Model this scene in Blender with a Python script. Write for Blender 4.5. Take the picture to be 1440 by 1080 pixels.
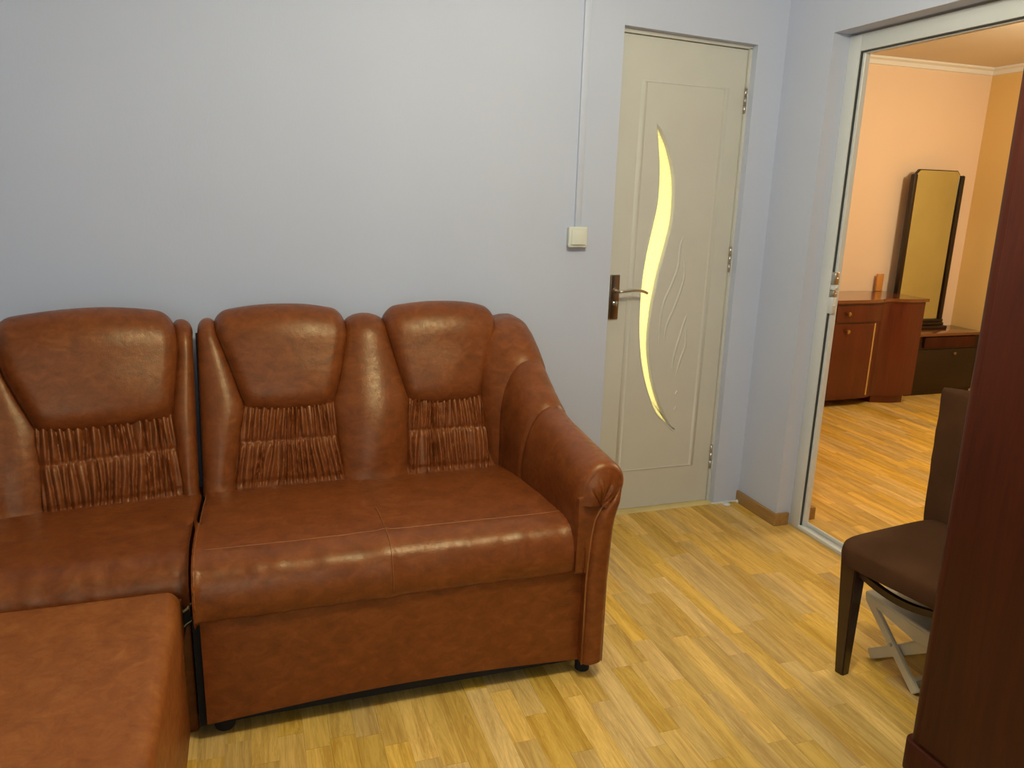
import bpy, bmesh, math, random
from mathutils import Vector, Matrix, noise
random.seed(7)
for o in list(bpy.data.objects): bpy.data.objects.remove(o)
sc = bpy.context.scene
COL = sc.collection
pi = math.pi

# ------------------------------------------------------------------ camera
cam_d = bpy.data.cameras.new('camera'); cam = bpy.data.objects.new('camera', cam_d); COL.objects.link(cam)
cam_d.sensor_width = 36.0; cam_d.lens = 1079.54*36/1440; cam_d.clip_start = 0.05
R_ = Vector((0.9477032, -0.31785199, 0.02878812)); U_ = Vector((0.05084563, 0.23941675, 0.96958462)); F_ = Vector((0.31507676, 0.9174147, -0.2430574))
M = Matrix((( R_.x, U_.x, -F_.x, -2.16677), (R_.y, U_.y, -F_.y, -2.91434), (R_.z, U_.z, -F_.z, 1.41525), (0,0,0,1)))
cam.matrix_world = M
sc.camera = cam
# ------------------------------------------------------------------ world, lights, exposure
w = bpy.data.worlds.new('world'); sc.world = w; w.use_nodes = True
w.node_tree.nodes['Background'].inputs['Color'].default_value = (0.55, 0.6, 0.7, 1)
w.node_tree.nodes['Background'].inputs['Strength'].default_value = 0.15
sc.view_settings.view_transform = 'Standard'; sc.view_settings.look = 'None'
sc.view_settings.exposure = 0.0; sc.view_settings.gamma = 1.0
sc.view_settings.use_curve_mapping = False

def lamp(name, loc, power, color, radius, kind='POINT', size=None, rot=None):
    l = bpy.data.lights.new(name, kind); l.energy = power; l.color = color
    if kind == 'POINT': l.shadow_soft_size = radius
    else: l.shape = 'RECTANGLE'; l.size = size[0]; l.size_y = size[1]
    o = bpy.data.objects.new(name, l); COL.objects.link(o); o.location = loc
    if rot: o.rotation_euler = rot
    return o
lamp('ceiling_bulb', (-1.35, -1.75, 2.28), 58, (1.0, 0.93, 0.70), 0.09)
lamp('rear_cool_area', (-2.6, -4.3, 1.5), 14, (0.80, 0.93, 1.0), 0, 'AREA', (1.5, 1.4), (pi/2, 0, 0))  # unseen cool area lamp behind the camera, front wall has no window
lamp('next_room_bulb', (2.05, -0.30, 2.10), 64, (1.0, 0.92, 0.68), 0.10)
lamp('washroom_bulb', (-0.43, 0.95, 1.08), 30, (1.0, 0.92, 0.54), 0.12)

# ------------------------------------------------------------------ materials
class NT:
    def __init__(s, name):
        s.m = bpy.data.materials.new(name); s.m.use_nodes = True
        s.t = s.m.node_tree; s.n = s.t.nodes; s.b = s.n['Principled BSDF']
    def add(s, typ, **kw):
        n = s.n.new(typ)
        for k, v in kw.items():
            if k in n.inputs: n.inputs[k].default_value = v
            else: setattr(n, k, v)
        return n
    def ln(s, a, ao, b, bi): s.t.links.new(a.outputs[ao], b.inputs[bi])
    def ramp(s, cols):
        r = s.n.new('ShaderNodeValToRGB'); e = r.color_ramp.elements
        while len(e) < len(cols): e.new(0.5)
        for k, (p, c) in zip(e, cols): k.position = p; k.color = (*c, 1)
        return r
    def bump(s, src, out, strength, dist):
        b = s.add('ShaderNodeBump', Strength=strength, Distance=dist); s.ln(src, out, b, 'Height'); s.ln(b, 'Normal', s.b, 'Normal'); return b

def plain(name, col, rough=0.5, metal=0.0, bump=0, bscale=200, var=0.06, spec=0.5):
    t = NT(name); tc = t.add('ShaderNodeTexCoord')
    n = t.add('ShaderNodeTexNoise', Scale=6.0, Detail=4.0); t.ln(tc, 'Object', n, 'Vector')
    r = t.ramp([(0.3, tuple(c*(1-var) for c in col)), (0.7, tuple(min(1, c*(1+var)) for c in col))]); t.ln(n, 'Fac', r, 'Fac'); t.ln(r, 'Color', t.b, 'Base Color')
    t.b.inputs['Roughness'].default_value = rough; t.b.inputs['Metallic'].default_value = metal
    t.b.inputs['Specular IOR Level'].default_value = spec
    if bump:
        n2 = t.add('ShaderNodeTexNoise', Scale=float(bscale), Detail=3.0); t.ln(tc, 'Object', n2, 'Vector'); t.bump(n2, 'Fac', bump, 0.002)
    return t.m

def leather(name, dark, mid, light, rough=0.33, bump=0.25):
    t = NT(name); tc = t.add('ShaderNodeTexCoord')
    mp = t.add('ShaderNodeMapping'); mp.inputs['Scale'].default_value = (1, 1, 1.6); mp.inputs['Rotation'].default_value = (0.3, 0.2, 0.5); t.ln(tc, 'Object', mp, 'Vector')
    n = t.add('ShaderNodeTexNoise', Scale=19.0, Detail=10.0, Roughness=0.72, Distortion=0.6); t.ln(mp, 'Vector', n, 'Vector')
    r = t.ramp([(0.28, dark), (0.5, mid), (0.74, light)]); t.ln(n, 'Fac', r, 'Fac'); t.ln(r, 'Color', t.b, 'Base Color')
    v = t.add('ShaderNodeTexVoronoi', Scale=260.0); v.feature = 'DISTANCE_TO_EDGE'; t.ln(tc, 'Object', v, 'Vector')
    n2 = t.add('ShaderNodeTexNoise', Scale=55.0, Detail=5.0); t.ln(tc, 'Object', n2, 'Vector')
    ad = t.add('ShaderNodeMath', operation='MULTIPLY_ADD'); ad.inputs[1].default_value = 0.5; t.ln(v, 'Distance', ad, 0); t.ln(n2, 'Fac', ad, 2)
    t.bump(ad, 'Value', bump, 0.003)
    rr = t.ramp([(0.3, (rough-0.05,)*3), (0.7, (rough+0.10,)*3)]); t.ln(n2, 'Fac', rr, 'Fac'); t.ln(rr, 'Color', t.b, 'Roughness')
    t.b.inputs['Specular IOR Level'].default_value = 0.5; t.b.inputs['Specular Tint'].default_value = (1.0, 0.86, 0.55, 1)
    return t.m

def wood(name, dark, light, axis='Z', rough=0.35, scale=1.0, coat=0.0, contrast=(0.3, 0.7), perobj=False):
    t = NT(name); tc = t.add('ShaderNodeTexCoord')
    mp = t.add('ShaderNodeMapping'); sl = 1.3*scale; ss = 16*scale
    mp.inputs['Scale'].default_value = {'X': (sl, ss, ss), 'Y': (ss, sl, ss), 'Z': (ss, ss, sl)}[axis]
    src = tc; so = 'Object'
    if perobj:
        oi = t.add('ShaderNodeObjectInfo')
        mu = t.add('ShaderNodeVectorMath', operation='SCALE'); t.ln(oi, 'Location', mu, 0); mu.inputs['Scale'].default_value = 7.31
        ad = t.add('ShaderNodeVectorMath', operation='ADD'); t.ln(tc, 'Object', ad, 0); t.ln(mu, 'Vector', ad, 1); src = ad; so = 'Vector'
    t.ln(src, so, mp, 'Vector')
    n = t.add('ShaderNodeTexNoise', Scale=1.6, Detail=5.0, Roughness=0.6, Distortion=0.5); t.ln(mp, 'Vector', n, 'Vector')
    # growth-ring figure
    wv = t.add('ShaderNodeMath', operation='MULTIPLY'); wv.inputs[1].default_value = 9.0; t.ln(n, 'Fac', wv, 0)
    fr = t.add('ShaderNodeMath', operation='FRACT'); t.ln(wv, 'Value', fr, 0)
    n3 = t.add('ShaderNodeTexNoise', Scale=9.0, Detail=4.0); t.ln(mp, 'Vector', n3, 'Vector')
    mx = t.add('ShaderNodeMath', operation='MULTIPLY_ADD'); mx.inputs[1].default_value = 0.16; t.ln(fr, 'Value', mx, 0); t.ln(n, 'Fac', mx, 2)
    m2 = t.add('ShaderNodeMath', operation='MULTIPLY_ADD'); m2.inputs[1].default_value = 0.35; t.ln(n3, 'Fac', m2, 0); t.ln(mx, 'Value', m2, 2)
    sb = t.add('ShaderNodeMath', operation='SUBTRACT'); sb.inputs[1].default_value = 0.25; t.ln(m2, 'Value', sb, 0)
    r = t.ramp([(contrast[0], dark), (contrast[1], light)]); t.ln(sb, 'Value', r, 'Fac')
    if perobj:
        hsv = t.add('ShaderNodeHueSaturation'); t.ln(r, 'Color', hsv, 'Color')
        mr = t.add('ShaderNodeMapRange'); mr.inputs['To Min'].default_value = 0.84; mr.inputs['To Max'].default_value = 1.17; t.ln(oi, 'Random', mr, 'Value'); t.ln(mr, 'Result', hsv, 'Value')
        m5 = t.add('ShaderNodeMath', operation='MULTIPLY'); m5.inputs[1].default_value = 17.0; t.ln(oi, 'Random', m5, 0)
        f5 = t.add('ShaderNodeMath', operation='FRACT'); t.ln(m5, 'Value', f5, 0)
        mr2 = t.add('ShaderNodeMapRange'); mr2.inputs['To Min'].default_value = 0.90; mr2.inputs['To Max'].default_value = 1.08; t.ln(f5, 'Value', mr2, 'Value'); t.ln(mr2, 'Result', hsv, 'Saturation')
        t.ln(hsv, 'Color', t.b, 'Base Color')
    else: t.ln(r, 'Color', t.b, 'Base Color')
    t.b.inputs['Roughness'].default_value = rough; t.b.inputs['Coat Weight'].default_value = coat; t.b.inputs['Coat Roughness'].default_value = 0.12
    t.bump(n3, 'Fac', 0.05, 0.001)
    return t.m

def wallpaint(name, col, rough=0.75, bump=0.2):
    t = NT(name); tc = t.add('ShaderNodeTexCoord')
    n = t.add('ShaderNodeTexNoise', Scale=1.3, Detail=3.0); t.ln(tc, 'Object', n, 'Vector')
    r = t.ramp([(0.3, tuple(c*0.97 for c in col)), (0.7, tuple(c*1.03 for c in col))]); t.ln(n, 'Fac', r, 'Fac'); t.ln(r, 'Color', t.b, 'Base Color')
    mp = t.add('ShaderNodeMapping'); mp.inputs['Scale'].default_value = (160, 160, 60); t.ln(tc, 'Object', mp, 'Vector')
    n2 = t.add('ShaderNodeTexNoise', Scale=1.0, Detail=4.0); t.ln(mp, 'Vector', n2, 'Vector'); t.bump(n2, 'Fac', bump, 0.0015)
    t.b.inputs['Roughness'].default_value = rough; t.b.inputs['Specular IOR Level'].default_value = 0.3
    return t.m

M_wall = wallpaint('lavender_wallpaper', (0.548, 0.600, 0.735))
M_peach = wallpaint('peach_wallpaper', (0.84, 0.63, 0.45))
M_ochre = wallpaint('ochre_wallpaper', (0.77, 0.53, 0.21))
M_ceil = wallpaint('ceiling_white', (0.80, 0.79, 0.76), bump=0.1)
M_ceil2 = wallpaint('ceiling_cream', (0.70, 0.60, 0.47), bump=0.1)
M_leather = leather('brown_leather', (0.112, 0.0275, 0.0060), (0.180, 0.0445, 0.0095), (0.255, 0.0730, 0.016))
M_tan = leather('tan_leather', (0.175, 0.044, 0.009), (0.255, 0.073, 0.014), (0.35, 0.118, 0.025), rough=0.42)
M_seam = plain('leather_piping', (0.27, 0.10, 0.026), 0.4)
M_plank = wood('oak_laminate', (0.50, 0.288, 0.056), (0.76, 0.495, 0.128), 'Y', 0.36, contrast=(0.33, 0.66), perobj=True)
M_floorbase = wood('oak_laminate_far', (0.50, 0.288, 0.056), (0.76, 0.495, 0.128), 'Y', 0.36)
M_door = plain('door_cream', (0.60, 0.600, 0.545), 0.42, var=0.02)
M_pvc = plain('white_plastic', (0.68, 0.71, 0.71), 0.35, var=0.02)
M_gasket = plain('grey_rubber', (0.045, 0.052, 0.05), 0.6)
M_switch = plain('switch_plastic', (0.72, 0.74, 0.66), 0.35, var=0.01)
M_trunk = plain('painted_trunking', (0.565, 0.62, 0.755), 0.5, var=0.02)
M_black = plain('matte_black', (0.008, 0.009, 0.010), 0.9)
M_foam = plain('torn_foam', (0.55, 0.46, 0.20), 0.9, bump=0.6, bscale=90)
M_bronze = plain('brushed_bronze', (0.30, 0.22, 0.15), 0.28, 1.0, var=0.15)
M_steel = plain('steel', (0.55, 0.52, 0.47), 0.3, 1.0)
M_pine = plain('pine_threshold', (0.62, 0.50, 0.22), 0.55, var=0.12)
M_skirt = wood('oak_skirting', (0.30, 0.165, 0.05), (0.44, 0.26, 0.085), 'Y', 0.5)
M_mahog = wood('dark_mahogany', (0.040, 0.0078, 0.0032), (0.070, 0.0145, 0.0055), 'Z', 0.50, 0.5, coat=0.0)
M_mahog.node_tree.nodes['Principled BSDF'].inputs['Specular IOR Level'].default_value = 0.22
M_cab = wood('red_mahogany', (0.062, 0.0070, 0.0036), (0.105, 0.0130, 0.0058), 'Z', 0.30, 0.5, coat=0.3)
M_cabtop = wood('mahogany_top', (0.11, 0.030, 0.012), (0.19, 0.060, 0.022), 'X', 0.20, 0.5, coat=0.7)
M_dress = wood('dark_dressing_table', (0.009, 0.0035, 0.0025), (0.020, 0.0065, 0.004), 'X', 0.35, 0.5, coat=0.1)
M_brass = plain('old_brass', (0.45, 0.30, 0.12), 0.35, 1.0)
M_inlay = plain('pale_edge_strip', (0.50, 0.30, 0.09), 0.4)
M_fabric = plain('brown_stretch_fabric', (0.075, 0.032, 0.013), 0.92, bump=0.5, bscale=500, var=0.2, spec=0.15)
M_leg = wood('dark_chair_leg', (0.016, 0.005, 0.003), (0.035, 0.010, 0.005), 'Z', 0.35, 0.8, coat=0.3)
M_stool = plain('grey_beige_plastic', (0.64, 0.59, 0.44), 0.45, var=0.06)
M_plaster = plain('white_plaster', (0.72, 0.72, 0.70), 0.9, bump=0.8, bscale=60)
M_orange = plain('orange_wood_strip', (0.62, 0.26, 0.05), 0.5)
M_tile = plain('washroom_paint', (0.75, 0.70, 0.55), 0.6)
def mirror_mat():
    t = NT('tinted_mirror'); tc = t.add('ShaderNodeTexCoord'); n = t.add('ShaderNodeTexNoise', Scale=5.0); t.ln(tc, 'Object', n, 'Vector')
    r = t.ramp([(0.3, (0.66, 0.70, 0.50)), (0.7, (0.72, 0.76, 0.56))]); t.ln(n, 'Fac', r, 'Fac'); t.ln(r, 'Color', t.b, 'Base Color')  # yellow of the reflected wall is mixed into the glass tint
    t.b.inputs['Metallic'].default_value = 1; t.b.inputs['Roughness'].default_value = 0.03; return t.m
M_mirror = mirror_mat()
def frosted():
    t = NT('frosted_glass'); tc = t.add('ShaderNodeTexCoord')
    v = t.add('ShaderNodeTexNoise', Scale=140.0, Detail=2.0); t.ln(tc, 'Object', v, 'Vector')
    r = t.ramp([(0.35, (0.80, 0.78, 0.62)), (0.65, (0.97, 0.95, 0.82))]); t.ln(v, 'Fac', r, 'Fac')
    tr = t.add('ShaderNodeBsdfTranslucent'); t.ln(r, 'Color', tr, 'Color')
    gl = t.add('ShaderNodeBsdfGlossy'); gl.inputs['Roughness'].default_value = 0.25
    mx = t.add('ShaderNodeMixShader'); mx.inputs['Fac'].default_value = 0.05; t.ln(tr, 'BSDF', mx, 1); t.ln(gl, 'BSDF', mx, 2)
    b = t.add('ShaderNodeBump', Strength=0.5, Distance=0.002); t.ln(v, 'Fac', b, 'Height'); t.ln(b, 'Normal', gl, 'Normal')
    out = t.n['Material Output']; t.ln(mx, 'Shader', out, 'Surface'); return t.m
M_glass = frosted()

# ------------------------------------------------------------------ mesh helpers
def tag(o, label=None, cat=None, group=None, kind=None):
    if label: o['label'] = label
    if cat: o['category'] = cat
    if group: o['group'] = group
    if kind: o['kind'] = kind
    return o
def empty(name, loc, label=None, cat=None, group=None, kind=None):
    o = bpy.data.objects.new(name, None); COL.objects.link(o); o.location = loc; o.empty_display_size = 0.05
    return tag(o, label, cat, group, kind)
def wloc(o):
    v = Vector((0, 0, 0))
    while o: v += o.location; o = o.parent
    return v
def link(name, bm, mat, parent=None, smooth=None, origin=None, label=None):
    """world-space bmesh -> one object; smooth = auto-smooth angle in degrees"""
    if smooth is not None:
        for f in bm.faces: f.smooth = True
        ca = math.radians(smooth)
        for e in bm.edges:
            e.smooth = not (len(e.link_faces) == 2 and e.calc_face_angle(0) > ca)
    base = wloc(parent) if parent else Vector((0, 0, 0))
    org = Vector(origin) if origin else (base if parent else Vector((0, 0, 0)))
    bmesh.ops.translate(bm, verts=bm.verts, vec=-org)
    me = bpy.data.meshes.new(name); bm.to_mesh(me); bm.free()
    me.materials.append(mat)
    o = bpy.data.objects.new(name, me); COL.objects.link(o)
    if parent: o.parent = parent
    o.location = org - base
    if label: o['label'] = label
    return o
def center(bm):
    mn = Vector((1e9,)*3); mx = -mn
    for v in bm.verts:
        for i in range(3): mn[i] = min(mn[i], v.co[i]); mx[i] = max(mx[i], v.co[i])
    return Vector(((mn.x+mx.x)/2, (mn.y+mx.y)/2, mn.z))
def box_bm(x0, x1, y0, y1, z0, z1, bev=0, seg=2, bm=None):
    b = bmesh.new()
    bmesh.ops.create_cube(b, size=1)
    for v in b.verts:
        v.co = Vector(((x0+x1)/2+v.co.x*(x1-x0), (y0+y1)/2+v.co.y*(y1-y0), (z0+z1)/2+v.co.z*(z1-z0)))
    if bev: bmesh.ops.bevel(b, geom=b.edges[:], offset=bev, segments=seg, affect='EDGES', profile=0.5)
    if bm is not None: merge(bm, b); return bm
    return b
def merge(dst, src):
    mp = {}
    for v in src.verts: mp[v] = dst.verts.new(v.co)
    for f in src.faces:
        try: dst.faces.new([mp[v] for v in f.verts])
        except ValueError: pass
    src.free()
def box(name, x0, x1, y0, y1, z0, z1, mat, parent=None, bev=0, seg=2, label=None):
    b = box_bm(x0, x1, y0, y1, z0, z1, bev, seg)
    return link(name, b, mat, parent, 35 if bev else None, label=label, origin=None if parent else center(b))
def prism_bm(pts, axis, a, b_, bev=0, seg=2):
    """closed polygon (2-D) extruded along axis between a and b_"""
    def P(u, v, w): return {'x': (w, u, v), 'y': (u, w, v), 'z': (u, v, w)}[axis]
    b = bmesh.new()
    A = [b.verts.new(P(u, v, a)) for u, v in pts]; B = [b.verts.new(P(u, v, b_)) for u, v in pts]
    n = len(pts)
    b.faces.new(A); b.faces.new(B[::-1])
    for i in range(n): b.faces.new((A[i], B[i], B[(i+1) % n], A[(i+1) % n]))
    bmesh.ops.recalc_face_normals(b, faces=b.faces[:])
    if bev: bmesh.ops.bevel(b, geom=b.edges[:], offset=bev, segments=seg, affect='EDGES', profile=0.5)
    return b
def tube_bm(pts, r, n=8, closed=False, flat=None, bm=None):
    """tube along pts; r scalar or list"""
    b = bm if bm is not None else bmesh.new(); P = [Vector(p) for p in pts]; rings = []
    up = None
    for i, p in enumerate(P):
        if closed: d = P[(i+1) % len(P)]-P[i-1]
        else: d = P[min(i+1, len(P)-1)]-P[max(i-1, 0)]
        d.normalize()
        if up is None: up = d.orthogonal().normalized()
        up = (up - d*up.dot(d)).normalized(); s = d.cross(up)
        rr = r[i] if isinstance(r, (list, tuple)) else r
        rings.append([b.verts.new(p+(up*math.cos(2*pi*k/n)+s*math.sin(2*pi*k/n))*rr) for k in range(n)])
    m = len(rings)
    for i in range(m if closed else m-1):
        A, B = rings[i], rings[(i+1) % m]
        for k in range(n): b.faces.new((A[k], A[(k+1) % n], B[(k+1) % n], B[k]))
    if not closed: b.faces.new(rings[0][::-1]); b.faces.new(rings[-1])
    return b
def lathe_bm(prof, c, axis='z', n=20):
    """prof: (radius, height) list"""
    b = bmesh.new(); rings = []
    for r, h in prof:
        ring = []
        for k in range(n):
            a = 2*pi*k/n; u, v = r*math.cos(a), r*math.sin(a)
            q = {'z': (u, v, h), 'x': (h, u, v), 'y': (u, h, v)}[axis]
            ring.append(b.verts.new(Vector(c)+Vector(q)))
        rings.append(ring)
    for A, B in zip(rings, rings[1:]):
        for k in range(n): b.faces.new((A[k], A[(k+1) % n], B[(k+1) % n], B[k]))
    b.faces.new(rings[0][::-1]); b.faces.new(rings[-1])
    bmesh.ops.recalc_face_normals(b, faces=b.faces[:])
    return b
def interp(tab):
    """smooth-ish monotone piecewise interpolation"""
    def f(x):
        if x <= tab[0][0]: return tab[0][1]
        for (a, va), (b, vb) in zip(tab, tab[1:]):
            if x <= b:
                return va+(vb-va)*(x-a)/(b-a)
        return tab[-1][1]
    return f
def catmull(pts, n):
    P = [Vector(p) for p in pts]; out = []
    for i in range(len(P)-1):
        p0 = P[max(i-1, 0)]; p1 = P[i]; p2 = P[i+1]; p3 = P[min(i+2, len(P)-1)]
        for k in range(n):
            t = k/n
            out.append(0.5*((2*p1)+(p2-p0)*t+(2*p0-5*p1+4*p2-p3)*t*t+(3*p1-p0-3*p2+p3)*t*t*t))
    out.append(P[-1]); return out
def sstep(a, b, x):
    t = max(0, min(1, (x-a)/(b-a))); return t*t*(3-2*t)
def grid_bm(fn, nu, nv, us=None, vs=None):
    b = bmesh.new()
    us = us or [i/nu for i in range(nu+1)]; vs = vs or [j/nv for j in range(nv+1)]
    V = [[b.verts.new(fn(u, v)) for v in vs] for u in us]
    for i in range(len(us)-1):
        for j in range(len(vs)-1): b.faces.new((V[i][j], V[i+1][j], V[i+1][j+1], V[i][j+1]))
    return b
def edgy(n, c=0.25):
    """parameters 0..1 clustered towards both ends"""
    return [0.5-0.5*math.copysign(abs(math.cos(pi*i/n))**0.75, math.cos(pi*i/n)) for i in range(n+1)]
def dome(u, e):
    """1 in the middle, quarter-circle fall to 0 within e of either end"""
    d = min(u, 1-u)/e
    return 1.0 if d >= 1 else math.sqrt(max(0, 1-(1-d)**2))
def nz(x, y=0.0, z=0.0): return noise.noise(Vector((x, y, z)))

# ================================================================== ROOM SHELL
def S(o): o['kind'] = 'structure'; return o
H1, H2 = 2.50, 2.40
XL, YF = -3.42, -4.4
DX0, DX1 = -0.748, -0.137                   # opening of the panelled door
OY0, OY1, OZ = -0.283, -1.20, 2.042         # opening in the right wall
XR2, YB2, YF2 = 3.13, 1.73, -3.2            # next room
# back wall with slightly sloping lintel
S(box('wall_back', XL-0.1, DX0, 0, 0.12, 0, H1, M_wall))
S(box('wall_back', DX1, 0.0, 0, 0.12, 0, H1, M_wall))
S(link('wall_back', prism_bm([(DX0, 2.052), (DX1, 2.031), (DX1, H1), (DX0, H1)], 'y', 0, 0.12), M_wall))
S(box('wall_left', XL-0.1, XL, YF, 0.0, 0, H1, M_wall))
S(box('wall_front', XL-0.1, 0.2, YF-0.1, YF, 0, H1, M_wall))
def skin(name, x0, x1, y0, y1, z0, z1): return S(box(name, x0, x1, y0, y1, z0, z1, M_wall))
skin('wall_right', 0, 0.14, OY0, 0.12, 0, H1)
skin('wall_right', 0, 0.14, YF, OY1, 0, H1)
skin('wall_right', 0, 0.14, OY1, OY0, OZ, H1)
for nm, y0, y1, z0, z1 in (('wall_next_left', OY0+0.03, YB2, 0, H1), ('wall_next_left', YF2, OY1, 0, H1), ('wall_next_left', OY1, OY0, OZ, H1)):
    S(box(nm, 0.14, 0.2, y0, y1, z0, z1, M_peach))
S(box('wall_next_back', 0.14, XR2+0.1, YB2, YB2+0.1, 0, H1, M_peach))
S(box('wall_next_right', XR2, XR2+0.1, YF2, YB2, 0, H1, M_ochre))
S(box('wall_next_front', 0.14, XR2+0.1, YF2-0.1, YF2, 0, H1, M_ochre))
S(box('ceiling', XL-0.1, 0.14, YF-0.1, 0.12, H1, H1+0.08, M_ceil))
S(box('ceiling_next', 0.2, XR2, YF2, YB2, H2, H2+0.08, M_ceil2))
# washroom behind the panelled door
S(box('wall_washroom_back', -1.2, 0.0, 1.4, 1.5, 0, H1, M_tile))
S(box('wall_washroom_left', -1.3, -1.2, 0.12, 1.5, 0, H1, M_tile))
S(box('wall_washroom_right', -0.02, 0.0, 0.12, 1.4, 0, H1, M_tile))
S(box('ceiling_washroom', -1.3, 0.0, 0.12, 1.5, H1, H1+0.08, M_ceil))
S(box('floor_washroom', -1.3, 0.0, 0.12, 1.5, -0.08, 0, M_tile))
# cornice of next room
def cornice(name, p, q, inward):
    prof = [(0, 0), (0.05, 0), (0.046, -0.012), (0.022, -0.022), (0.012, -0.046), (0, -0.05)]
    b = bmesh.new(); rings = []
    for P in (p, q): rings.append([b.verts.new(Vector(P)+Vector((inward[0]*a, inward[1]*a, c))) for a, c in prof])
    for k in range(len(prof)): b.faces.new((rings[0][k], rings[0][k-1], rings[1][k-1], rings[1][k]))
    b.faces.new(rings[0]); b.faces.new(rings[1][::-1]); bmesh.ops.recalc_face_normals(b, faces=b.faces[:])
    return S(link(name, b, M_ceil, None, 40))
cornice('trim_1', (0.2, YB2, H2), (XR2, YB2, H2), (0, -1))
cornice('trim_2', (XR2, YB2, H2), (XR2, YF2, H2), (-1, 0))

# floors: sub-floor + single laminate strips where the photograph shows them
floor = S(box('floor', XL-0.1, 0.10, YF-0.1, 0.12, -0.10, -0.006, M_floorbase))
floor2 = S(box('floor_next', 0.10, XR2+0.1, YF2, YB2+0.1, -0.10, -0.006, M_floorbase))
def lay(parent, x0, x1, y0, y1, keep, rnd):
    W = 0.0655; pool = []; n = 0
    k = math.floor(x0/W); out = []
    while k*W < x1:
        xa = max(x0, k*W); xb = min(x1, (k+1)*W)
        y = y0-rnd.uniform(0, 0.42)
        while y < y1:
            L = rnd.choice((0.22, 0.30, 0.38, 0.43, 0.52)); ya = max(y0, y); yb = min(y1, y+L); y += L
            if yb-ya < 0.02 or xb-xa < 0.004: continue
            out.append((xa, xb, ya, yb, keep(xa, xb, ya, yb)))
        k += 1
    base = wloc(parent); rest = bmesh.new()
    cache = {}
    for xa, xb, ya, yb, kp in out:
        if not kp: box_bm(xa+0.0002, xb-0.0002, ya+0.0002, yb-0.0002, -0.006, 0, bm=rest); continue
        key = (round(xb-xa, 4), round(yb-ya, 3)); 
        me = cache.get(key)
        if me is None:
            hx = (xb-xa)/2-0.0002; hy = (yb-ya)/2-0.0002
            b = box_bm(-hx, hx, -hy, hy, -0.006, 0); me = bpy.data.meshes.new('plank'); b.to_mesh(me); b.free(); me.materials.append(M_plank); cache[key] = me
        o = bpy.data.objects.new('plank', me); COL.objects.link(o); o.parent = parent
        o.location = Vector(((xa+xb)/2, (ya+yb)/2, 0))-base; n += 1
    ro = link('plank_field', rest, M_floorbase, parent); ro['kind'] = 'stuff'
    return n
def keep1(xa, xb, ya, yb):
    if yb < -1.95: return False
    if xb < -1.25 and ya > -0.98: return False
    if xb < -2.38: return False
    if xa > -0.55 and yb < -1.70: return False
    return yb > -1.95 + max(0, (xa+1.4))*0.25
def keep2(xa, xb, ya, yb):
    # the wedge of floor that shows through the doorway
    cx, cy = (xa+xb)/2, (ya+yb)/2
    lo = -1.35+0.62*cx*0.9; hi = 0.05+0.98*(cx-0.12)+0.3
    return lo-0.25 < cy < min(hi, 1.62)
n1 = lay(floor, XL, 0.10, YF, 0.0, keep1, random.Random(3))
n2 = lay(floor2, 0.10, XR2, -1.6, YB2, keep2, random.Random(5))
print('planks', n1, n2)

# skirting on the short piece of right wall, turning into the reveal
sk = S(link('baseboard_right', prism_bm([(-0.014, -0.002), (0, -0.002), (0, OY0), (0.062, OY0), (0.062, OY0-0.014), (-0.014, OY0-0.014)], 'z', 0, 0.058, 0.003, 2), M_skirt, None, 35))
S(box('baseboard_next', 0.205, 0.222, OY0+0.03, YB2-0.47, 0, 0.058, M_skirt, bev=0.003))
S(box('trim_3', 0.150, 0.222, OY0+0.006, OY0+0.03, 0, 0.058, M_skirt))

# ------------------------------------------------------------------ panelled door (back wall)
door = empty('door_1', ((DX0+DX1)/2, 0.06, 0), kind='structure')
YD = 0.045                                   # leaf face
fr = bmesh.new()
merge(fr, prism_bm([(DX0-0.02, 2.037), (DX1, 2.0185), (DX1, 2.031), (DX0-0.02, 2.0525)], 'y', YD-0.010, 0.115))
box_bm(DX1-0.013, DX1, YD-0.010, 0.115, 0, 2.022, bm=fr)
link('door_frame', fr, M_door, door)
# leaf with the S-shaped glazed opening
gR = [(-0.55, 1.695), (-0.504, 1.618), (-0.468, 1.52), (-0.454, 1.433), (-0.453, 1.315), (-0.472, 1.21), (-0.499, 1.089), (-0.519, 0.95), (-0.526, 0.824), (-0.518, 0.728), (-0.486, 0.596), (-0.441, 0.487), (-0.386, 0.399), (-0.35, 0.370)]
gL = [(-0.55, 1.695), (-0.533, 1.603), (-0.521, 1.504), (-0.520, 1.388), (-0.536, 1.284), (-0.557, 1.165), (-0.568, 1.043), (-0.568, 0.92), (-0.559, 0.794), (-0.534, 0.664), (-0.493, 0.547), (-0.442, 0.451), (-0.35, 0.370)]
cR = [(p.x, p.y) for p in catmull([(a, b, 0) for a, b in gR], 4)]
cL = [(p.x, p.y) for p in catmull([(a, b, 0) for a, b in gL], 4)]
hole = cR + cL[-2:0:-1]
def offset(poly, d):
    n = len(poly); out = []
    for i in range(n):
        a, b, c = Vector(poly[i-1]), Vector(poly[i]), Vector(poly[(i+1) % n])
        t = (c-a).normalized(); nrm = Vector((-t.y, t.x)); out.append(tuple(b+nrm*d))
    return out
rimo = offset(hole, 0.011)
if abs(sum(rimo[i-1][0]*rimo[i][1]-rimo[i][0]*rimo[i-1][1] for i in range(len(rimo)))) < abs(sum(hole[i-1][0]*hole[i][1]-hole[i][0]*hole[i-1][1] for i in range(len(hole)))): rimo = offset(hole, -0.011)
LX0, LX1 = DX0-0.02, DX1-0.015
outer = [(LX0, 0.006), (LX1, 0.006), (LX1, 2.0155), (LX0, 2.034)]
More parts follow.
